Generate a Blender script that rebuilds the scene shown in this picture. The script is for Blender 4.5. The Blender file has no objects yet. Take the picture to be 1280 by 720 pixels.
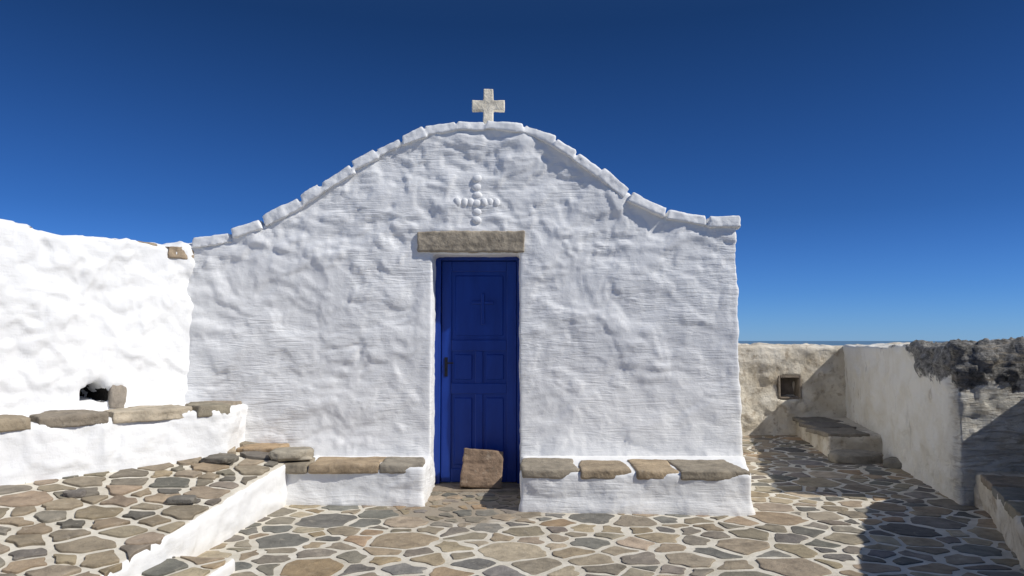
import bpy, bmesh, math, random
import numpy as np
from mathutils import Vector, Matrix
random.seed(7)
S = bpy.context.scene
COL = S.collection

# ------------------------------------------------------------------ noise
def _h(ix, iy, iz, seed):
    h = (ix.astype(np.int64)*374761393 + iy.astype(np.int64)*668265263 + iz.astype(np.int64)*2147483647 + seed*1274126177) & 0xFFFFFFFF
    h = ((h ^ (h >> 13))*1274126177) & 0xFFFFFFFF
    h = ((h ^ (h >> 15))*2246822519) & 0xFFFFFFFF
    return ((h ^ (h >> 16)) & 0xFFFFFF)/float(0xFFFFFF)
def vnoise(p, seed=0):
    i = np.floor(p).astype(np.int64); f = p-i; f = f*f*f*(f*(f*6-15)+10)
    r = 0
    for dx in (0, 1):
        wx = f[:, 0] if dx else 1-f[:, 0]
        for dy in (0, 1):
            wy = f[:, 1] if dy else 1-f[:, 1]
            for dz in (0, 1):
                wz = f[:, 2] if dz else 1-f[:, 2]
                r = r + wx*wy*wz*_h(i[:, 0]+dx, i[:, 1]+dy, i[:, 2]+dz, seed)
    return r*2-1
ROT = np.array([[.80, .36, -.48], [-.60, .48, -.64], [0, .80, .60]])
def fbm(p, o=4, seed=0):
    a = 1.0; r = 0; t = 0; q = p
    for k in range(o):
        r = r+a*vnoise(q+k*7.3, seed+k); t += a; a *= .5; q = (q @ ROT)*2.03
    return r/t
def worley(p, seed=0):
    i = np.floor(p).astype(np.int64); best = np.full(len(p), 9.0); idv = np.zeros(len(p)); sec = np.full(len(p), 9.0)
    for dx in (-1, 0, 1):
        for dy in (-1, 0, 1):
            for dz in (-1, 0, 1):
                c = i+np.array([dx, dy, dz])
                q = np.stack([c[:, 0]+_h(c[:, 0], c[:, 1], c[:, 2], seed+11), c[:, 1]+_h(c[:, 0], c[:, 1], c[:, 2], seed+12),
                              c[:, 2]+_h(c[:, 0], c[:, 1], c[:, 2], seed+13)], 1)
                d = np.sqrt(((q-p)**2).sum(1))
                m = d < best
                sec = np.where(m, best, np.minimum(sec, d))
                best = np.where(m, d, best)
                idv = np.where(m, _h(c[:, 0], c[:, 1], c[:, 2], seed+14), idv)
    return best, sec, idv
def n1(x, y, s=1.0, seed=0):
    return float(vnoise(np.array([[x*s, y*s, .37]]), seed)[0])
def sstep(a, b, x):
    t = np.clip((x-a)/(b-a), 0, 1); return t*t*(3-2*t)

# ------------------------------------------------------------------ materials
class NT:
    def __init__(s, name):
        s.m = bpy.data.materials.new(name); s.m.use_nodes = True
        s.n = s.m.node_tree.nodes; s.l = s.m.node_tree.links
        s.b = s.n['Principled BSDF']; s.b.inputs['Roughness'].default_value = .85
        s.b.inputs['Specular IOR Level'].default_value = .2
        s.tc = s.n.new('ShaderNodeTexCoord')
    def mapping(s, scale):
        m = s.n.new('ShaderNodeMapping'); m.inputs['Scale'].default_value = scale
        s.l.new(s.tc.outputs['Object'], m.inputs['Vector']); return m.outputs[0]
    def noise(s, scale, detail=5, rough=.55, dist=0, vec=(1, 1, 1)):
        t = s.n.new('ShaderNodeTexNoise'); t.inputs['Scale'].default_value = scale; t.inputs['Detail'].default_value = detail
        t.inputs['Roughness'].default_value = rough; t.inputs['Distortion'].default_value = dist
        s.l.new(s.mapping(vec), t.inputs['Vector']); return t.outputs['Fac']
    def ramp(s, fac, stops):
        r = s.n.new('ShaderNodeValToRGB'); e = r.color_ramp.elements
        while len(e) < len(stops): e.new(.5)
        for k, (p, c) in enumerate(stops):
            e[k].position = p
            if not isinstance(c, tuple): c = (c, c, c)
            e[k].color = (*c, 1)
        s.l.new(fac, r.inputs[0]); return r.outputs[0]
    def mix(s, fac, a, b, mode='MIX'):
        m = s.n.new('ShaderNodeMix'); m.data_type = 'RGBA'; m.blend_type = mode
        for sock, v in ((m.inputs[0], fac), (m.inputs[6], a), (m.inputs[7], b)):
            if isinstance(v, (int, float)): sock.default_value = v
            elif isinstance(v, tuple): sock.default_value = (*v, 1)
            else: s.l.new(v, sock)
        return m.outputs[2]
    def math(s, op, a, b=0.0, clamp=False):
        m = s.n.new('ShaderNodeMath'); m.operation = op; m.use_clamp = clamp
        for k, v in enumerate((a, b)):
            if isinstance(v, (int, float)): m.inputs[k].default_value = v
            else: s.l.new(v, m.inputs[k])
        return m.outputs[0]
    def sep(s):
        m = s.n.new('ShaderNodeSeparateXYZ'); s.l.new(s.tc.outputs['Object'], m.inputs[0]); return m.outputs
    def nz(s):
        g = s.n.new('ShaderNodeNewGeometry'); m = s.n.new('ShaderNodeSeparateXYZ'); s.l.new(g.outputs['Normal'], m.inputs[0]); return m.outputs[2]
    def bump(s, h, strength, dist, prev=None):
        b = s.n.new('ShaderNodeBump'); b.inputs['Distance'].default_value = dist
        if isinstance(strength, (int, float)): b.inputs['Strength'].default_value = strength
        else: s.l.new(strength, b.inputs['Strength'])
        s.l.new(h, b.inputs['Height'])
        if prev is not None: s.l.new(prev, b.inputs['Normal'])
        return b.outputs[0]
    def out(s, col, nrm=None):
        if isinstance(col, tuple): s.b.inputs['Base Color'].default_value = (*col, 1)
        else: s.l.new(col, s.b.inputs['Base Color'])
        if nrm is not None: s.l.new(nrm, s.b.inputs['Normal'])
        return s.m

def mat_white(name, stri=1.0, dirt=.25, top_grout=False):
    t = NT(name)
    base = t.ramp(t.noise(2.2, 6), [(.3, (.76, .76, .755)), (.7, (.83, .828, .815))])
    spk = t.ramp(t.noise(38, 4, .6), [(.66, 0.0), (.8, 1.0)])
    c = t.mix(t.math('MULTIPLY', spk, dirt), base, (.50, .46, .40))
    z = t.sep()[2]
    low = t.ramp(t.math('ADD', z, t.math('MULTIPLY', t.noise(7, 4), .12)), [(.05, 1.0), (.16, 0.0)])
    c = t.mix(t.math('MULTIPLY', low, dirt*1.2), c, (.55, .49, .40))
    if top_grout:
        f = t.ramp(t.math('ADD', t.nz(), t.math('MULTIPLY', t.math('SUBTRACT', t.noise(12, 4), .5), .3)), [(.80, 0.0), (.92, 1.0)])
        g = t.ramp(t.noise(5, 7, .65), [(.3, (.50, .45, .36)), (.55, (.66, .61, .51)), (.75, (.74, .70, .61))])
        c = t.mix(f, c, g)
    sm = t.math('MULTIPLY', t.ramp(t.noise(1.3, 4), [(.38, .12), (.60, 1.0)]), .55*stri)
    b1 = t.bump(t.noise(1.0, 4, .6, 2.2, (1.9, 1.9, 19)), sm, .024)
    b2 = t.bump(t.noise(8, 6, .56), .55, .02, b1)
    b3 = t.bump(t.noise(80, 3, .6), .3, .003, b2)
    return t.out(c, b3)
W = mat_white('whitewash_brushed', 1.0, .12)
W2 = mat_white('whitewash_lumpy', .25, .25)
W3 = mat_white('whitewash_riser', .25, .3, True)

def mat_cream(name):
    t = NT(name)
    base = t.ramp(t.noise(3, 6), [(.3, (.52, .45, .34)), (.55, (.68, .62, .51)), (.75, (.78, .74, .65))])
    sp = t.ramp(t.noise(8, 8, .7, .3), [(.53, 0.0), (.62, 1.0)])
    c = t.mix(t.math('MULTIPLY', sp, .65), base, (.34, .27, .19))
    b = t.bump(t.noise(14, 7, .65), .8, .03)
    return t.out(c, b)
CR = mat_cream('old_limewash')

def mat_rightwall():
    t = NT('weathered_limewash')
    x, y, z = t.sep()
    base = t.ramp(t.noise(2.5, 6), [(.3, (.74, .69, .58)), (.55, (.84, .81, .73))])
    st = t.ramp(t.noise(2.2, 7, .7, .2, (1.6, 1.6, .40)), [(.60, 0.0), (.66, 1.0)])
    c = t.mix(t.math('MULTIPLY', st, .65), base, (.32, .25, .18))
    drip = t.ramp(t.noise(1.0, 6, .7, .4, (5, 5, .8)), [(.60, 0.0), (.70, 1.0)])
    c = t.mix(t.math('MULTIPLY', drip, .45), c, (.30, .27, .23))
    zz = t.math('MULTIPLY', t.math('SUBTRACT', z, 1.10), 3.4)
    yy = t.math('MULTIPLY', t.math('SUBTRACT', 8.7, y), 1.0, True)
    nn = t.math('MULTIPLY', t.math('SUBTRACT', t.noise(4, 7, .65), .5), 2.6)
    f = t.math('ADD', t.math('ADD', zz, nn), t.math('SUBTRACT', t.math('MULTIPLY', yy, 1.4), 1.25))
    f = t.ramp(f, [(.1, 0.0), (.25, 1.0)])
    grey = t.ramp(t.noise(17, 9, .8, .4), [(.38, (.05, .05, .045)), (.52, (.24, .23, .21)), (.7, (.52, .50, .46))])
    c = t.mix(f, c, grey)
    rid = t.noise(1.0, 5, .65, 1.6, (2.2, 2.2, 17))
    front = t.ramp(y, [(0, 0), (1, 1)])
    ym = t.math('MULTIPLY', t.math('SUBTRACT', 7.05, y), 8.0, True)
    c = t.mix(t.math('MULTIPLY', t.math('MULTIPLY', t.ramp(rid, [(.42, 1.0), (.48, 0.0)]), ym), .45), c, (.36, .30, .22))
    b = t.bump(rid, t.math('ADD', t.math('MULTIPLY', ym, .8), .2), .06)
    b = t.bump(t.noise(18, 8, .7), .9, .035, b)
    return t.out(c, b)
RW = mat_rightwall()

def mat_stone(name, tint=None):
    t = NT(name)
    if tint is None:
        a = t.n.new('ShaderNodeAttribute'); a.attribute_name = 'Col'; col = a.outputs['Color']
    else: col = tint
    v = t.ramp(t.noise(7, 8, .65, .3), [(.25, .55), (.5, 1.0), (.78, 1.42)])
    c = t.mix(1.0, col, v, 'MULTIPLY')
    sp = t.ramp(t.noise(26, 6, .7), [(.58, 0.0), (.72, 1.0)])
    c = t.mix(t.math('MULTIPLY', sp, .45), c, (.09, .08, .07))
    li = t.ramp(t.noise(13, 6, .7, .5), [(.57, 0.0), (.70, 1.0)])
    c = t.mix(t.math('MULTIPLY', li, .4), c, (.50, .44, .35))
    b = t.bump(t.noise(11, 8, .65), .8, .025)
    b = t.bump(t.noise(60, 5, .7), .6, .005, b)
    return t.out(c, b)
ST = mat_stone('flagstone')
LINT = mat_stone('grey_lintel_stone', (.34, .29, .22))
MARB = mat_stone('cross_marble', (.80, .72, .57))
BLK = mat_stone('brown_block_stone', (.27, .19, .13))

def mat_grout():
    t = NT('lime_grout')
    base = t.ramp(t.noise(5, 7, .65), [(.3, (.54, .49, .39)), (.55, (.69, .64, .54)), (.75, (.77, .73, .64))])
    x, y, z = t.sep()
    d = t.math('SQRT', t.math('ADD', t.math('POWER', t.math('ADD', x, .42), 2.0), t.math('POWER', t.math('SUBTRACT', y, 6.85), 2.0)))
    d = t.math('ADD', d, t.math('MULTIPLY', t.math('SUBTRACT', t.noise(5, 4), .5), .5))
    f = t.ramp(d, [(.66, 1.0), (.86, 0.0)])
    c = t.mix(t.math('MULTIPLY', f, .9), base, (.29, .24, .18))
    dk = t.ramp(t.noise(1.1, 5, .6), [(.45, 0.0), (.7, .4)])
    c = t.mix(dk, c, (.44, .38, .30))
    b = t.bump(t.noise(30, 7, .7), .7, .012)
    return t.out(c, b)
GR = mat_grout()

def mat_blue():
    t = NT('blue_door_paint')
    c = t.ramp(t.noise(3, 5, .6, 0, (3, 3, .6)), [(.3, (.005, .032, .23)), (.7, (.009, .048, .31))])
    t.b.inputs['Roughness'].default_value = .42; t.b.inputs['Specular IOR Level'].default_value = .4
    return t.out(c, t.bump(t.noise(1, 4, .6, 0, (60, 60, 4)), .15, .003))
BLUE = mat_blue()
t = NT('dark_metal'); t.b.inputs['Metallic'].default_value = .8; t.b.inputs['Roughness'].default_value = .5
METAL = t.out((.03, .03, .035))
t = NT('dry_terrain')
TER = t.out(t.ramp(t.noise(.3, 8), [(.35, (.16, .13, .08)), (.65, (.30, .25, .17))]), t.bump(t.noise(2, 8), .8, .3))
t = NT('sea_water'); t.b.inputs['Roughness'].default_value = .6
SEA = t.out(t.ramp(t.noise(.002, 4), [(.3, (.10, .20, .31)), (.7, (.115, .215, .33))]))  # base colour lightened to stand in for distance haze
t = NT('niche_plaster')
NICHE = t.out(t.ramp(t.noise(8, 6), [(.3, (.16, .13, .10)), (.7, (.32, .27, .21))]), t.bump(t.noise(20, 6), .6, .02))
t = NT('painted_cavity_shade')
CAV = t.out(t.ramp(t.noise(14, 6), [(.3, (.012, .011, .010)), (.7, (.035, .030, .025))]), t.bump(t.noise(20, 6), .8, .03))  # near-black colour stands in for the shade inside the wall opening

# ------------------------------------------------------------------ mesh helpers
def obj_from(name, v, f, mat, smooth=True, cols=None):
    me = bpy.data.meshes.new(name); me.from_pydata(v, [], f); me.update()
    if mat: me.materials.append(mat)
    if smooth: me.polygons.foreach_set('use_smooth', [True]*len(me.polygons))
    if cols is not None:
        a = me.color_attributes.new('Col', 'FLOAT_COLOR', 'POINT')
        a.data.foreach_set('color', np.array(cols, dtype=np.float32).ravel())
    o = bpy.data.objects.new(name, me); COL.objects.link(o); return o
def prism(poly, z0, z1):
    n = len(poly); g = (lambda x, y: z1) if not callable(z1) else z1
    v = [(x, y, z0) for x, y in poly]+[(x, y, g(x, y)) for x, y in poly]
    f = [list(range(n))[::-1], list(range(n, 2*n))]+[[i, (i+1) % n, n+(i+1) % n, n+i] for i in range(n)]
    return v, f
def boxv(x0, x1, y0, y1, z0, z1):
    return prism([(x0, y0), (x1, y0), (x1, y1), (x0, y1)], z0, z1)
def xform(vf, M):
    return [tuple(M @ Vector(p)) for p in vf[0]], vf[1]
def merge(lst):
    V = []; F = []
    for v, f in lst:
        k = len(V); V += list(v); F += [[i+k for i in q] for q in f]
    return V, F
def applied(o):
    dg = bpy.context.evaluated_depsgraph_get(); e = o.evaluated_get(dg)
    me = bpy.data.meshes.new_from_object(e); o.modifiers.clear(); old = o.data; o.data = me
    bpy.data.meshes.remove(old); return o
def solid(name, vf, mat, voxel, disp, cutters=(), smooth_it=3, col=None):
    o = obj_from(name, vf[0], vf[1], None)
    bm = bmesh.new(); bm.from_mesh(o.data); bmesh.ops.recalc_face_normals(bm, faces=bm.faces); bm.to_mesh(o.data); bm.free()
    cs = []
    for c in cutters:
        co = obj_from('cut', c[0], c[1], None); cs.append(co)
        bm = bmesh.new(); bm.from_mesh(co.data); bmesh.ops.recalc_face_normals(bm, faces=bm.faces); bm.to_mesh(co.data); bm.free()
        m = o.modifiers.new('b', 'BOOLEAN'); m.operation = 'DIFFERENCE'; m.object = co; m.solver = 'EXACT'
    m = o.modifiers.new('r', 'REMESH'); m.mode = 'VOXEL'; m.voxel_size = voxel
    if smooth_it:
        m = o.modifiers.new('s', 'SMOOTH'); m.factor = .5; m.iterations = smooth_it
    applied(o)
    for c in cs: bpy.data.objects.remove(c)
    me = o.data; n = len(me.vertices)
    co = np.zeros(n*3); me.vertices.foreach_get('co', co); co = co.reshape(-1, 3)
    no = np.zeros(n*3); me.vertices.foreach_get('normal', no); no = no.reshape(-1, 3)
    d = disp(co, no)
    co2 = co+no*d[:, None] if d.ndim == 1 else co+d
    me.vertices.foreach_set('co', co2.ravel()); me.update()
    me.polygons.foreach_set('use_smooth', [True]*len(me.polygons))
    me.materials.clear(); me.materials.append(mat)
    if col is not None:
        a = me.color_attributes.new('Col', 'FLOAT_COLOR', 'POINT')
        a.data.foreach_set('color', np.tile(np.array([*col, 1], dtype=np.float32), n))
    return o
def empty(name, loc=(0, 0, 0)):
    e = bpy.data.objects.new(name, None); COL.objects.link(e); return e
def par(ch, p): ch.parent = p; return ch

def warp(p, a, s):
    return p+a*np.stack([fbm(p*s, 2, 5), fbm(p*s+9, 2, 6), fbm(p*s+5, 2, 7)], 1)
def d_facade(p, n):
    w = warp(p, .14, 2.6)
    d = .034*fbm(w*np.array([1.2, 1.2, 1.6]), 3, 3)
    # buried stone courses
    f1, f2, idv = worley(w*np.array([3.2, 3.2, 6.4]), 2)
    mask = sstep(-.25, .35, fbm(p*1.3+3, 2, 21))
    d += .021*sstep(.0, .34, f2-f1)*(idv-.3)*mask
    # flaked / trowelled plaster patches with soft lips
    a = fbm(w*np.array([2.3, 2.3, 3.4])+11, 3, 33)
    d += .010*sstep(.05, .14, a)+.009*sstep(-.22, -.12, a)
    b = fbm(w*np.array([4.6, 4.6, 6.4])+21, 2, 37)
    hi = .5+.8*sstep(1.6, 2.7, p[:, 2])
    d += .010*hi*sstep(.20, .32, b)-.009*hi*sstep(-.24, -.34, b)
    # brushed ridges
    d += .0045*fbm(w*np.array([1.6, 1.6, 13.]), 2, 41)
    d += .006*fbm(w*8, 2, 51)
    return d
def d_lumpy(a=1.0, f=1.0):
    def g(p, n):
        w = warp(p, .12, 3.2)
        d = .040*a*fbm(w*1.5*f, 3, 63)
        f1, f2, idv = worley(w*np.array([4.0, 4.0, 6.0])*f, 72)
        d += .026*a*sstep(.0, .38, f2-f1)*(idv-.3)
        b = fbm(w*np.array([3.4, 3.4, 4.4])*f+5, 3, 66)
        d += .014*a*sstep(.08, .2, b)+.010*a*sstep(-.25, -.15, b)
        d += .010*a*fbm(w*8*f, 3, 81)
        return d
    return g
def d_stone(a=1.0, s=0):
    def g(p, n):
        return a*(.010*fbm(p*5+s*3.1, 4, 90+s)+.006*fbm(p*19, 3, 95+s)+.007*np.round(2*vnoise(p*np.array([4, 4, 26])+s, 7))/2*(np.abs(n[:, 2]) < .6))
    return g

# ------------------------------------------------------------------ ground & far setting
def gz(x, y): return .010*n1(x, y, .7, 5)
N = 90; V = []; F = []
xs = np.linspace(-7.5, 8.5, N); ys = np.linspace(-3, 13.5, N)
for y in ys:
    for x in xs: V.append((x, y, gz(x, y)))
for j in range(N-1):
    for i in range(N-1): F.append([j*N+i, j*N+i+1, (j+1)*N+i+1, (j+1)*N+i])
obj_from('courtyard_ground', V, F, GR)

V = [(0, 5, -.08)]; F = []; R = [6, 10, 13, 16, 20, 30, 45, 70, 110, 170, 260, 420, 600]; M = 96
for k, r in enumerate(R):
    for a in range(M):
        th = a/M*2*math.pi; x = r*math.cos(th); y = 5+r*math.sin(th)
        z = -.08 if r < 13.5 else -.1-(r-13)*.38+min(r*.05, 8)*n1(x, y, .03, 9)
        V.append((x, y, z))
for a in range(M): F.append([0, 1+a, 1+(a+1) % M])
for k in range(len(R)-1):
    for a in range(M):
        b = (a+1) % M; F.append([1+k*M+a, 1+(k+1)*M+a, 1+(k+1)*M+b, 1+k*M+b])
obj_from('terrain', V, F, TER)
V = [(0, 0, -150)]; F = []; R = [600, 3000, 15000, 60000, 120000]
for r in R:
    for a in range(M): V.append((r*math.cos(a/M*2*math.pi), r*math.sin(a/M*2*math.pi), -150))
for a in range(M): F.append([0, 1+a, 1+(a+1) % M])
for k in range(len(R)-1):
    for a in range(M):
        b = (a+1) % M; F.append([1+k*M+a, 1+(k+1)*M+a, 1+(k+1)*M+b, 1+k*M+b])
obj_from('sea', V, F, SEA)

# ------------------------------------------------------------------ flagstones
PAL = [((.29, .245, .18), 6), ((.34, .27, .185), 5), ((.235, .205, .165), 5), ((.165, .155, .135), 3), ((.40, .33, .235), 3), ((.36, .265, .165), 2), ((.22, .205, .18), 3)]
def pick(pal=PAL):
    c = random.choices([p[0] for p in pal], [p[1] for p in pal])[0]; k = random.uniform(.82, 1.18)
    return tuple(min(1, q*k*random.uniform(.97, 1.03)) for q in c)
def clip(poly, a, b, c):   # keep a*x+b*y<=c
    out = []
    for i in range(len(poly)):
        p = poly[i]; q = poly[(i+1) % len(poly)]
        dp = a*p[0]+b*p[1]-c; dq = a*q[0]+b*q[1]-c
        if dp <= 0: out.append(p)
        if (dp < 0 < dq) or (dq < 0 < dp):
            t = dp/(dp-dq); out.append((p[0]+(q[0]-p[0])*t, p[1]+(q[1]-p[1])*t))
    return out
def halfplanes(poly):      # CCW convex
    H = []
    for i in range(len(poly)):
        (x0, y0), (x1, y1) = poly[i], poly[(i+1) % len(poly)]
        nx, ny = (y1-y0), -(x1-x0); L = math.hypot(nx, ny); nx /= L; ny /= L
        H.append((nx, ny, nx*x0+ny*y0))
    return H
def flagstones(name, bounds, zf, region=None, rr=(.12, .27), gap=(.026, .058), skip=None, pal=PAL, rfun=None, rise=(.003, .009), tries=30000, inset=.0):
    x0, x1, y0, y1 = bounds; pts = []; cell = {}
    for _ in range(tries):
        x = random.uniform(x0, x1); y = random.uniform(y0, y1)
        r = random.uniform(*rr)**1.0 if rfun is None else rfun(x, y)
        ci, cj = int(x//.6), int(y//.6); ok = True
        for i in range(ci-1, ci+2):
            for j in range(cj-1, cj+2):
                for (px, py, pr) in cell.get((i, j), ()):
                    if (px-x)**2+(py-y)**2 < ((pr+r)*.86)**2: ok = False; break
                if not ok: break
            if not ok: break
        if ok: cell.setdefault((ci, cj), []).append((x, y, r)); pts.append((x, y, r))
    H = halfplanes(region) if region else []
    V = []; F = []; C = []
    for (x, y, r) in pts:
        if skip and skip(x, y): continue
        poly = [(x-.6, y-.6), (x+.6, y-.6), (x+.6, y+.6), (x-.6, y+.6)]
        g = random.uniform(*gap)/2; ci, cj = int(x//.6), int(y//.6)
        for i in range(ci-2, ci+3):
            for j in range(cj-2, cj+3):
                for (px, py, pr) in cell.get((i, j), ()):
                    if px == x and py == y: continue
                    dx, dy = px-x, py-y; D = math.hypot(dx, dy)
                    if D > 1.2: continue
                    t = (D*D+r*r-pr*pr)/(2*D)-g
                    dx /= D; dy /= D
                    poly = clip(poly, dx, dy, dx*x+dy*y+t)
        for (a, b, c) in H: poly = clip(poly, a, b, c-inset) if poly else poly
        if len(poly) < 3: continue
        A = sum(poly[i][0]*poly[(i+1) % len(poly)][1]-poly[(i+1) % len(poly)][0]*poly[i][1] for i in range(len(poly)))/2
        if A < .006: continue
        q = []
        for i in range(len(poly)):
            p = poly[i]; s = poly[(i+1) % len(poly)]; q.append(p)
            if math.hypot(p[0]-s[0], p[1]-s[1]) > .09:
                k = random.uniform(.3, .7); nn = Vector((s[1]-p[1], p[0]-s[0])).normalized()*random.uniform(-.028, .009)
                q.append((p[0]+(s[0]-p[0])*k+nn.x, p[1]+(s[1]-p[1])*k+nn.y))
        poly = q
        for it in range(2):
            q = []; kk = random.uniform(.13, .22)
            for i in range(len(poly)):
                p = poly[i]; s = poly[(i+1) % len(poly)]
                q += [(p[0]*(1-kk)+s[0]*kk, p[1]*(1-kk)+s[1]*kk), (p[0]*kk+s[0]*(1-kk), p[1]*kk+s[1]*(1-kk))]
            poly = q
        cx = sum(p[0] for p in poly)/len(poly); cy = sum(p[1] for p in poly)/len(poly)
        P = np.array([[p[0], p[1], .5] for p in poly])
        dn = .013*fbm(P*14, 2, 33)-.001
        poly2 = []
        for p, d in zip(poly, dn):
            L = math.hypot(p[0]-cx, p[1]-cy)+1e-6; poly2.append((p[0]+(p[0]-cx)/L*d, p[1]+(p[1]-cy)/L*d))
        poly = poly2; n = len(poly)
        h = random.uniform(*rise); tx = random.uniform(-.014, .014); ty = random.uniform(-.014, .014); col = pick(pal)
        k0 = len(V)
        rings = [(1.0, -.03), (1.0, h*.5), (.98, h*.9), (.93, h*1.0), (.45, h*1.0)]
        for s, dz in rings:
            for p in poly:
                X = cx+(p[0]-cx)*s; Y = cy+(p[1]-cy)*s
                V.append((X, Y, zf(X, Y)+dz+(tx*(X-cx)+ty*(Y-cy) if dz > 0 else 0)))
        V.append((cx, cy, zf(cx, cy)+h))
        tot = n*len(rings)+1
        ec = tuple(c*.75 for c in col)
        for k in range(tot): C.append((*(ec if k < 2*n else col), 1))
        for k in range(len(rings)-1):
            for i in range(n):
                j = (i+1) % n; F.append([k0+k*n+i, k0+k*n+j, k0+(k+1)*n+j, k0+(k+1)*n+i])
        k = len(rings)-1
        for i in range(n): F.append([k0+k*n+i, k0+k*n+(i+1) % n, k0+tot-1])
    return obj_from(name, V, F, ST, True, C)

def court_skip(x, y):
    if x < -2.5 and y > 1: return True
    if -3 < x < 2.1 and y > 7.85: return True
    if -2.2 < x < -.9 and y > 7.0: return True
    if .25 < x < 1.95 and y > 6.8: return True
    return False
def court_r(x, y):
    d = math.hypot(x+.42, y-6.85)
    if d < .75: return random.uniform(.05, .13)
    return random.choice([random.uniform(.07, .12), random.uniform(.11, .18), random.uniform(.16, .25)])
flagstones('flagstone_paving', (-2.9, 6, .2, 12), gz, skip=court_skip, rfun=court_r, tries=60000)

# terrace
def tz(x, y): return -.277-.0785*x+.071*y+.03*float(sstep(6.0, 7.2, y))*float(sstep(-2.1, -2.7, x))
TPfull = [(-2.06, 6.85), (-2.10, 7.55), (-6.5, 7.55), (-6.5, -1.5), (-2.55, -1.5), (-2.40, 2.0), (-2.27, 4.18)]
terrace = empty('raised_terrace')
def d_terr(p, n):
    return d_lumpy(.6)(p, n)*(1-.87*sstep(.6, .95, n[:, 2]))
par(solid('riser', prism(TPfull, -.2, tz), W3, .03, d_terr, smooth_it=2), terrace)
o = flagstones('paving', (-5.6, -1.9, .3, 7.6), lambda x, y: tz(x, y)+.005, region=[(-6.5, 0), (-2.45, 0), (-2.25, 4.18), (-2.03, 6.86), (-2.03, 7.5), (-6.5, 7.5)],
               rr=(.075, .20), gap=(.026, .055), rise=(.006, .016), skip=lambda x, y: (x < -2.7 and (y-5.51)-(x+3.78)*1.195 > .35), tries=45000,
               pal=[((.28, .23, .165), 5), ((.32, .25, .17), 4), ((.23, .20, .155), 4), ((.165, .15, .125), 3), ((.37, .30, .21), 2)])
par(o, terrace)
stp = empty('low_step')
par(solid('step_body', prism([(-1.80, 4.95), (-2.4, 5.0), (-2.5, 2.6), (-1.9, 2.6)], -.1, .085), W3, .025, lambda p, n: d_lumpy(.35)(p, n)*(1-.8*(n[:, 2] > .7))), stp)
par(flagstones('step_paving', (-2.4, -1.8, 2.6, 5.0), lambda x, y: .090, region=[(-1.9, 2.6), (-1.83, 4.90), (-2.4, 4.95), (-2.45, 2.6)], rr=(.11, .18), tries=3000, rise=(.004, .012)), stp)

# ------------------------------------------------------------------ chapel
chapel = empty('chapel')
OUT = [(-3.224, 2.513), (-2.964, 2.570), (-2.563, 2.718), (-2.202, 2.923), (-1.878, 3.129), (-1.636, 3.295), (-1.393, 3.444), (-1.148, 3.570),
       (-.821, 3.687), (-.493, 3.728), (-.164, 3.728), (.123, 3.687), (.410, 3.570), (.656, 3.420), (.900, 3.254), (1.143, 3.072), (1.386, 2.923),
       (1.628, 2.825), (1.872, 2.767), (2.30, 2.742)]
prof = [(-3.30, -.2)]+[(-3.30, 2.44)]+[(x, z-.07) for x, z in OUT[1:-1]]+[(2.275, 2.67), (2.285, -.2)]
n = len(prof)
V = [(x, 7.45, z) for x, z in prof]+[(x, 11.6, z) for x, z in prof]
F = [list(range(n)), list(range(n, 2*n))[::-1]]+[[i, n+i, n+(i+1) % n, (i+1) % n] for i in range(n)]
cut = boxv(-.806, .08, 7.2, 7.82, -.5, 2.37)
def d_walls(p, n):
    d = d_facade(p, n)
    # calmer plaster along the door reveals
    k = sstep(.16, .03, np.maximum(np.abs(p[:, 0]+.363)-.443, 0))*(p[:, 2] < 2.45)
    return d*(1-.6*k)
par(solid('walls', (V, F), W, .021, d_walls, [cut], smooth_it=2), chapel)

# coping slabs along the gable (thick whitewash over flat stones)
blocks = []
def along(s):
    acc = 0
    for i in range(len(OUT)-1):
        a = Vector(OUT[i]); b = Vector(OUT[i+1]); L = (b-a).length
        if acc+L >= s: return a+(b-a)*((s-acc)/L), (b-a).normalized()
        acc += L
    return Vector(OUT[-1]), (Vector(OUT[-1])-Vector(OUT[-2])).normalized()
tot = sum((Vector(OUT[i+1])-Vector(OUT[i])).length for i in range(len(OUT)-1))
s = -.02
while s < tot:
    L = random.uniform(.24, .46)
    if s+L > tot-.15: L = tot-s+.02
    p, d = along(max(0, s+L/2)); ang = math.atan2(d.y, d.x)+random.uniform(-.075, .075); th = random.uniform(.085, .12)
    y0 = 7.45-random.uniform(.035, .065)
    w = L/2-.001; r = lambda a=.010: random.uniform(-a, a)
    vv = [(-w, y0, -th+r()), (w, y0, -th+r()), (w, 7.8, -th), (-w, 7.8, -th), (-w+.018, y0+.008, r()), (w-.018, y0+.008, r()), (w-.018, 7.8, 0), (-w+.018, 7.8, 0)]
    ff = [[3, 2, 1, 0], [4, 5, 6, 7], [0, 1, 5, 4], [1, 2, 6, 5], [2, 3, 7, 6], [3, 0, 4, 7]]
    M = Matrix.Translation((p.x, 0, p.y+random.uniform(-.006, .014))) @ Matrix.Rotation(-ang, 4, 'Y')
    blocks.append(xform((vv, ff), M)); s += L
par(solid('gable_coping', merge(blocks), W2, .012, lambda p, n: .018*fbm(p*4.5, 3, 4)+.008*fbm(p*15, 2, 5), smooth_it=4), chapel)

# lintel
par(solid('door_lintel', boxv(-.965, .13, 7.41, 7.62, 2.385, 2.60), LINT, .014,
          lambda p, n: .020*fbm(p*np.array([3, 5, 9.]), 4, 2)+.008*fbm(p*24, 3, 3), smooth_it=3), chapel)
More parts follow.
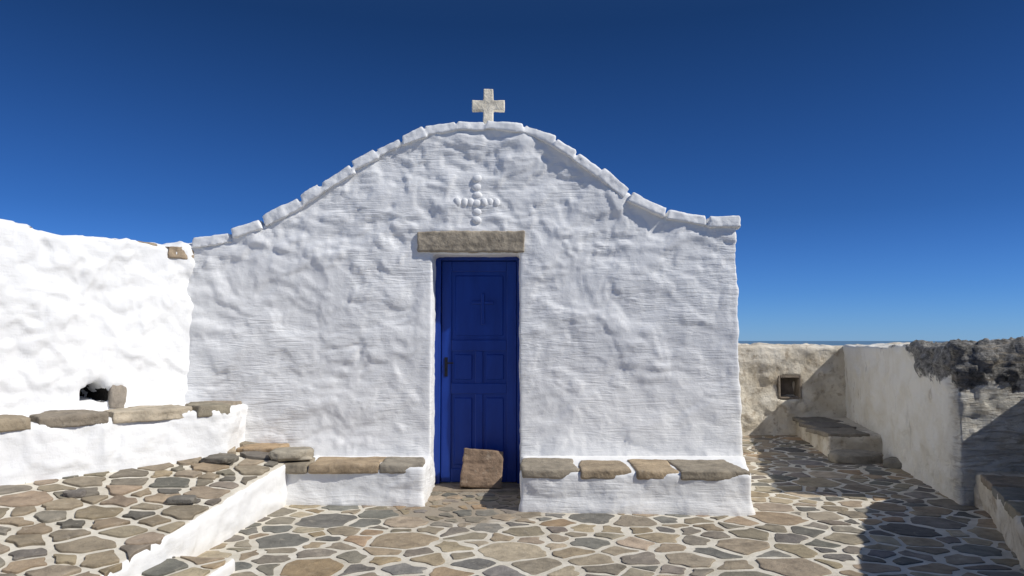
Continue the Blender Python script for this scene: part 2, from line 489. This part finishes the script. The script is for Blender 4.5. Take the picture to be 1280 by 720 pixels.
# pebble cross
bead = []
def bead_at(x, z, rx, rz):
    y = 7.450-float(d_facade(np.array([[x, 7.45, z]]), np.array([[0, -1., 0]]))[0])
    bm = bmesh.new(); bmesh.ops.create_icosphere(bm, subdivisions=3, radius=1)
    M = Matrix.Translation((x, y+.004, z)) @ Matrix.Rotation(random.uniform(-.3, .3), 4, 'Y') @ Matrix.Diagonal((rx, .021, rz, 1))
    v = [tuple(M @ q.co) for q in bm.verts]; f = [[w.index for w in q.verts] for q in bm.faces]; bm.free(); bead.append((v, f))
cx = -.353
for k, z in enumerate([3.14, 3.055, 2.97, 2.885, 2.80, 2.715]): bead_at(cx+random.uniform(-.008, .008), z, random.uniform(.042, .052), .038)
for dx in (-.20, -.13, -.068, .068, .13, .195): bead_at(cx+dx, 2.90+random.uniform(-.008, .008), .035, random.uniform(.042, .05))
v, f = merge(bead); par(obj_from('pebble_cross', v, f, W2), chapel)

# stone cross on the ridge
cr = [(-.055, 0), (.055, 0), (.052, .16), (.17, .155), (.17, .265), (.053, .262), (.05, .385), (-.05, .385), (-.053, .262), (-.17, .265), (-.17, .155), (-.052, .16)]
V = [(x-.246, 7.52, z+3.72) for x, z in cr]+[(x-.246, 7.60, z+3.72) for x, z in cr]; n = 12
F = [list(range(n)), list(range(n, 2*n))[::-1]]+[[i, n+i, n+(i+1) % n, (i+1) % n] for i in range(n)]
par(solid('ridge_cross', (V, F), MARB, .007, lambda p, n: .003*fbm(p*14, 3, 4), smooth_it=2), chapel)

# door
def boxes(name, lst, mat, bev=.006, seg=2):
    o = obj_from(name, *merge([boxv(*b) for b in lst]), mat, False)
    bm = bmesh.new(); bm.from_mesh(o.data); bmesh.ops.recalc_face_normals(bm, faces=bm.faces); bm.to_mesh(o.data); bm.free()
    m = o.modifiers.new('b', 'BEVEL'); m.width = bev; m.segments = seg; m.limit_method = 'ANGLE'; return o
door = par(empty('door'), chapel)
par(boxes('frame', [(-.84, -.745, 7.735, 7.84, .0, 2.42), (.055, .12, 7.735, 7.84, .0, 2.42), (-.745, .055, 7.738, 7.84, 2.335, 2.42)], BLUE), door)
par(boxes('leaf', [(-.742, .052, 7.79, 7.83, .03, 2.332)], BLUE), door)
Y = 7.772
par(boxes('rails_and_stiles', [(-.740, -.635, Y, 7.80, .032, 2.33), (-.055, .050, Y, 7.80, .032, 2.33),
    (-.635, -.055, Y+.001, 7.80, 2.22, 2.33), (-.635, -.055, Y+.001, 7.80, 1.385, 1.50), (-.635, -.055, Y+.001, 7.80, .94, 1.05), (-.635, -.055, Y+.001, 7.80, .032, .17),
    (-.385, -.305, Y+.002, 7.80, 1.05, 1.385), (-.385, -.305, Y+.002, 7.80, .17, .94)], BLUE, .007), door)
par(boxes('panels', [(-.605, -.415, 7.778, 7.80, 1.085, 1.35), (-.275, -.085, 7.778, 7.80, 1.085, 1.35),
    (-.605, -.415, 7.778, 7.80, .21, .90), (-.275, -.085, 7.778, 7.80, .21, .90), (-.60, -.09, 7.780, 7.80, 1.54, 2.18)], BLUE, .012, 1), door)
par(boxes('door_cross', [(-.325, -.290, 7.762, 7.785, 1.66, 1.99), (-.425, -.325, 7.763, 7.785, 1.875, 1.907), (-.290, -.195, 7.763, 7.785, 1.875, 1.907)], BLUE, .006), door)
par(boxes('handle', [(-.705, -.672, 7.764, 7.775, 1.12, 1.32), (-.695, -.682, 7.735, 7.764, 1.255, 1.267), (-.695, -.61, 7.728, 7.736, 1.253, 1.268)], METAL, .003), door)
par(solid('threshold', boxv(-.83, .1, 7.42, 7.83, -.1, .025), mat_stone('threshold_stone', (.27, .22, .165)), .02, d_stone(.5)), chapel)

# leaning stone block
M = Matrix.Translation((-.315, 7.50, .025)) @ Matrix.Rotation(math.radians(4), 4, 'Z') @ Matrix.Rotation(math.radians(-14), 4, 'X') @ Matrix.Rotation(math.radians(3), 4, 'Y')
vv = [(-.205, -.06, 0), (.205, -.06, 0), (.205, .07, 0), (-.205, .07, 0), (-.185, -.05, .385), (.22, -.06, .365), (.215, .06, .365), (-.185, .06, .385)]
ff = [[3, 2, 1, 0], [4, 5, 6, 7], [0, 1, 5, 4], [1, 2, 6, 5], [2, 3, 7, 6], [3, 0, 4, 7]]
solid('stone_block', xform((vv, ff), M), BLK, .011, d_stone(.9, 3), smooth_it=4)

# ------------------------------------------------------------------ benches
def slab(name, poly, ztop, th, col, parent, a=.8, seed=0, tilt=(0, 0)):
    v, f = prism(poly, -th, 0)
    cx = sum(p[0] for p in poly)/len(poly); cy = sum(p[1] for p in poly)/len(poly)
    M = Matrix.Translation((cx, cy, ztop)) @ Matrix.Rotation(tilt[0], 4, 'X') @ Matrix.Rotation(tilt[1], 4, 'Y') @ Matrix.Translation((-cx, -cy, 0))
    o = solid(name, xform((v, f), M), ST, .0135, d_stone(a, seed), smooth_it=3, col=col)
    if parent: par(o, parent)
    return o
def quad(x0, x1, y0, y1, j=.02):
    r = lambda: random.uniform(-j, j)
    xm = (x0+x1)/2
    return [(x0+r(), y0+.02), (xm+r(), y0+r()*.3), (x1+r(), y0+.02), (x1+r(), (y0+y1)/2+r()), (x1+r()*2, y1+r()), (x0+r()*2, y1+r()), (x0+r(), (y0+y1)/2)]

def d_bench(p, n):
    return d_facade(p, n)*.75*(1-.7*(n[:, 2] > .7))+.03*sstep(.16, 0, p[:, 2])*(n[:, 1] < -.3)
b1 = empty('masonry_bench')
par(solid('body', prism([(.07, 6.60), (2.06, 6.46), (2.30, 7.47), (.09, 7.6)], -.1, .350), W, .022, d_bench, smooth_it=4), b1)
for k, (a, b, c) in enumerate([(.085, .59, (.30, .26, .20)), (.61, 1.06, (.34, .27, .185)), (1.08, 1.45, (.40, .31, .205)), (1.47, 2.05, (.29, .25, .19))]):
    y0 = 6.60-.07*(a+b)/2
    slab('seat_slab', quad(a, b, y0-.020, y0+random.uniform(.50, .66)), .372, .085, c, b1, .7, k)
b2 = empty('masonry_bench')
par(solid('body', prism([(-2.10, 6.87), (-.80, 6.80), (-.80, 7.6), (-2.10, 7.6)], -.1, .350), W, .022, d_bench, smooth_it=4), b2)
for k, (a, b, c) in enumerate([(-1.84, -1.22, (.38, .29, .19)), (-1.20, -.82, (.30, .265, .21)), (-2.10, -1.87, (.28, .24, .18))]):
    slab('seat_slab', quad(a, b, 6.795, 7.25), .376, .09, c, b2, .7, k+5)

# ------------------------------------------------------------------ left wall
D = Vector((-.495, -.869)); NR = Vector((.869, -.495)); C0 = Vector((-3.25, 7.45))
def wp(t, o): q = C0+D*t+NR*o; return (q.x, q.y)
def wp3(t, o, z): q = wp(t, o); return (q[0], q[1], z)
lw = empty('whitewashed_wall')
wall = prism([wp(-.6, 0), wp(6.5, 0), wp(6.5, -.55), wp(-.6, -.55)], -.2, lambda x, y: 2.41)
oc = [(.80, .93), (1.09, .93), (1.08, 1.04), (1.00, 1.12), (.92, 1.165), (.84, 1.12), (.79, 1.03)]
n = len(oc)
hole = ([wp3(t, .25, z) for t, z in oc]+[wp3(t, -.42, z) for t, z in oc], [list(range(n)), list(range(n, 2*n))[::-1]]+[[i, n+i, n+(i+1) % n, (i+1) % n] for i in range(n)])
par(solid('masonry', wall, W2, .025, lambda p, n: d_lumpy(1.2)(p, n)+.05*fbm(p*2.5, 3, 8)*(n[:, 2] > .6), [hole], smooth_it=3), lw)
def tube(o0, o1, s):
    c = (.94, 1.05); q = [(c[0]+(t-c[0])*s, c[1]+(z-c[1])*s) for t, z in oc]
    return [wp3(t, o0, z) for t, z in q]+[wp3(t, o1, z) for t, z in q], [[i, n+i, n+(i+1) % n, (i+1) % n] for i in range(n)]+[list(range(n, 2*n))[::-1]]
v, f = tube(-.02, -.40, .88)
par(obj_from('opening_shade_lining', v, f, CAV, False), lw)  # added lining, paints the opening dark where sun would reach in
for k, (t0, L, zt, th) in enumerate([(-.02, .30, 2.43, .13), (.36, .24, 2.445, .05), (.66, .18, 2.440, .04), (1.52, .26, 2.45, .05), (1.84, .20, 2.44, .05), (2.9, .3, 2.45, .06), (4.1, .25, 2.45, .06)]):
    o = random.uniform(-.03, .015) if k else .03
    pl = [wp(t0, o), wp(t0+L*.5, o+random.uniform(0, .03)), wp(t0+L, o), wp(t0+L, -.4), wp(t0, -.35)]
    slab('coping_stone', pl, zt, th, pick([((.30, .235, .165), 2), ((.23, .195, .15), 2), ((.36, .30, .22), 1)]), lw, 1.7, k, (random.uniform(-.05, .05), random.uniform(-.05, .05)))
def rock(name, loc, dims, rot, col, seed, parent=None, a=1.0, mat=None):
    bm = bmesh.new(); bmesh.ops.create_icosphere(bm, subdivisions=4, radius=1)
    P = np.array([q.co[:] for q in bm.verts]); f = [[w.index for w in q.verts] for q in bm.faces]; bm.free()
    Q = np.sign(P)*np.abs(P)**.62
    Q = Q*(1+.22*a*fbm(P*1.3+seed, 3, seed))[:, None]
    Q[:, 2] = np.clip(Q[:, 2], -.8, .8)
    Q = Q+P*(.05*fbm(P*5, 3, seed+3))[:, None]
    M = Matrix.Translation(loc) @ Matrix.Rotation(rot, 4, 'Z') @ Matrix.Diagonal((dims[0]/2, dims[1]/2, dims[2]/1.6, 1))
    v = [tuple(M @ Vector(q)) for q in Q]
    o = obj_from(name, v, f, mat or ST, True, [(*col, 1)]*len(v))
    if parent: par(o, parent)
    return o
x, y = wp(.71, -.065); rock('set_stone', (x, y, .99), (.17, .22, .22), .9, (.30, .26, .21), 9, lw, 1.8)

# bench along the left wall
b3 = empty('masonry_bench')
FR = [(-2.66, 7.5), (-2.64, 6.95), (-3.80, 5.53), (-5.3, 3.73), (-6.6, 2.2), (-7.0, 3.2), (-3.2, 7.5)]
par(solid('body', prism(FR[::-1], 0, .862), W2, .026, lambda p, n: d_lumpy(.9)(p, n)*(1-.75*(n[:, 2] > .7)), smooth_it=3), b3)
E0 = Vector((-2.62, 6.97)); ED = (Vector((-3.80, 5.53))-E0).normalized(); EN = Vector((ED.y, -ED.x))
if EN.x > 0: EN = -EN
def ep(t, o): q = E0+ED*t+EN*o; return (q.x, q.y)
t = .02; k = 0
while t < 4.4:
    L = random.uniform(.50, .80) if k not in (0,) else .34
    r = lambda: random.uniform(-.02, .02)
    o = random.uniform(-.03, .0)
    pl = [ep(t, o+r()), ep(t+L*.5, o-.02), ep(t+L-.02, o+r()), ep(t+L-.03, .22+r()), ep(t+L*.5+r(), .46+r()), ep(t+.02, .40+r())]
    slab('seat_slab', pl, .912+random.uniform(-.006, .01), .10, pick([((.35, .285, .20), 3), ((.29, .25, .19), 2), ((.40, .335, .25), 1)]), b3, 1.0, k, (random.uniform(-.012, .012), random.uniform(-.012, .012)))
    t += L+random.uniform(.0, .03); k += 1
slab('seat_slab', [(-3.1, 7.05), (-2.70, 7.05), (-2.68, 7.42), (-3.0, 7.42)], .90, .09, (.30, .25, .19), b3, 1, 30)

# footing slabs and loose rocks
ft = empty('footing_ledge')
for k, (a, b, y0, zz) in enumerate([(-2.62, -2.2, 7.10, .48), (-2.95, -2.66, 6.85, .47)]):
    slab('ledge_slab', quad(a, b, y0, 7.42), zz, .08, pick(), ft, 1, 40+k)
rock('rock', (-2.06, 6.98, .44), (.40, .28, .10), .35, (.36, .32, .25), 5)
rock('rock', (-2.60, 6.62, .445), (.26, .15, .05), -.1, (.16, .145, .12), 8)
rock('rock', (-2.42, 5.50, .335), (.20, .12, .05), .1, (.18, .165, .14), 11)
rock('rock', (-3.18, 5.47, .385), (.15, .10, .045), .5, (.18, .16, .14), 14)

# ------------------------------------------------------------------ passage: back wall, right wall, benches
bw = empty('courtyard_back_wall')
nc = boxv(4.21, 4.56, 11.4, 12.02, .58, .94)
par(solid('masonry', prism([(1.6, 11.75), (7.2, 11.75), (7.2, 12.3), (1.6, 12.3)], -.1, 1.40), CR, .03,
          lambda p, n: d_lumpy(1.1)(p, n)+.035*fbm(p*3.5, 3, 8)*(n[:, 2] > .5), [nc], smooth_it=2), bw)
par(boxes('niche_lining', [(4.17, 4.60, 11.99, 12.05, .54, .98), (4.20, 4.235, 11.74, 12.0, .58, .94), (4.535, 4.57, 11.74, 12.0, .58, .94),
                           (4.235, 4.535, 11.745, 12.0, .90, .94), (4.235, 4.535, 11.745, 12.0, .57, .60)], NICHE, .01), bw)
def d_right(p, n):
    d = d_lumpy(.9)(p, n)
    m = sstep(1.0, 1.3, p[:, 2])*sstep(8.9, 7.8, p[:, 1])
    f1, f2, idv = worley(p*6.5, 5)
    d += m*(.10*fbm(p*4, 4, 12)+.08*sstep(0, .3, f2-f1)*(idv-.4)+.03*fbm(p*15, 3, 2)+.015)
    return d
solid('weathered_wall', prism([(4.09, 6.83), (6.3, 6.78), (6.9, 11.8), (5.28, 11.8)], -.1, lambda x, y: 1.40 if y > 9 else 1.43), RW, .024, d_right, smooth_it=1)
rb = empty('masonry_bench')
par(solid('body', prism([(4.06, 9.6), (4.85, 9.6), (5.35, 11.85), (4.5, 11.85)], -.1, .27), CR, .025, d_lumpy(.7), smooth_it=3), rb)
for k in range(3):
    y0 = 9.6+k*.72; x0 = 4.07+k*.14
    slab('seat_slab', quad(x0, x0+.55, y0, y0+.65), .30, .06, pick([((.20, .18, .15), 1), ((.26, .22, .17), 1)]), rb, 1, 50+k)
rock('rock', (4.22, 9.22, .06), (.60, .40, .14), .2, (.28, .25, .20), 21)
rock('rock', (4.55, 8.85, .05), (.34, .26, .11), .8, (.24, .22, .18), 24)

# near parapet (mostly beyond the frame) and the low ledge at its foot
solid('parapet_wall', prism([(5.3, 6.86), (4.6, 6.0), (3.72, 4.31), (2.84, 2.62), (2.0, 1.0), (2.5, .75), (4.2, 4.0), (5.1, 5.75), (5.9, 6.8)][::-1], -.1, 1.42), CR, .035, d_lumpy(1.2), smooth_it=2)
lg = empty('low_ledge')
par(solid('body', prism([(4.16, 6.6), (4.22, 6.85), (5.35, 6.9), (4.65, 5.95), (2.86, 2.5), (2.45, 2.75), (3.39, 4.99)][::-1], -.1, .29), CR, .028, d_lumpy(.9), smooth_it=3), lg)
for k in range(6):
    a = Vector((4.15, 6.62))+(Vector((3.39, 4.99))-Vector((4.15, 6.62)))*(k*.33); d = Vector((-.423, -.906)); nn = Vector((.906, -.423))
    L = .5
    pl = [tuple(a-nn*.02), tuple(a+nn*.38), tuple(a+nn*.36+d*L), tuple(a+d*L-nn*.01)]
    slab('ledge_slab', pl, .325, .08, pick([((.20, .18, .15), 1), ((.30, .25, .18), 1)]), lg, 1.2, 60+k)

# ------------------------------------------------------------------ light, world, camera
sd = Vector((1, -.43, .98)).normalized()
L = bpy.data.lights.new('sun', 'SUN'); L.energy = 4.2; L.angle = math.radians(.53); L.color = (1, .965, .90)
lo = bpy.data.objects.new('sun', L); COL.objects.link(lo); lo.rotation_euler = sd.to_track_quat('Z', 'Y').to_euler()
w = bpy.data.worlds.new('World'); S.world = w; w.use_nodes = True
nt = w.node_tree; sky = nt.nodes.new('ShaderNodeTexSky'); sky.sky_type = 'NISHITA'; sky.sun_disc = False
sky.sun_elevation = math.asin(sd.z); sky.sun_rotation = math.atan2(sd.x, sd.y)
sky.altitude = 1500; sky.air_density = 1.0; sky.dust_density = .2; sky.ozone_density = 4.0
# sky grade by elevation: deep Aegean blue, brightened above the view as added fill
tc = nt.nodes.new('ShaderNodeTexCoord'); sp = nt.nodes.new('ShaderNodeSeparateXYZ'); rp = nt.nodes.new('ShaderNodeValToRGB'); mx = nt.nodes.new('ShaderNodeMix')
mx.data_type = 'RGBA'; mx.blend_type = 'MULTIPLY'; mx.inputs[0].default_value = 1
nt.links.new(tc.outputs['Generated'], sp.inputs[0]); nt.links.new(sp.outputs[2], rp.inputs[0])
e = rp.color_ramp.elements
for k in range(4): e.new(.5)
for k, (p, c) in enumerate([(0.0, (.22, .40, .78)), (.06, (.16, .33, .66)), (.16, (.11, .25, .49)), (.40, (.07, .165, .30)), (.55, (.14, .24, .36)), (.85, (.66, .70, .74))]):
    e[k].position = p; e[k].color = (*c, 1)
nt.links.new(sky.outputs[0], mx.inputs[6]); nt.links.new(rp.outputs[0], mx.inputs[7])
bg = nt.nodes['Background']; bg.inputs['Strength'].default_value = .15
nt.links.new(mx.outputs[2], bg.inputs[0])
cam = bpy.data.cameras.new('camera'); cam.lens = 26; cam.sensor_width = 36; cam.clip_end = 200000; cam.clip_start = .05
co = bpy.data.objects.new('camera', cam); COL.objects.link(co); co.location = (0, 0, 1.5)
co.rotation_euler = (math.radians(94.02), 0, 0); S.camera = co
S.view_settings.view_transform = 'Standard'; S.view_settings.look = 'None'; S.view_settings.exposure = 0; S.view_settings.gamma = 1
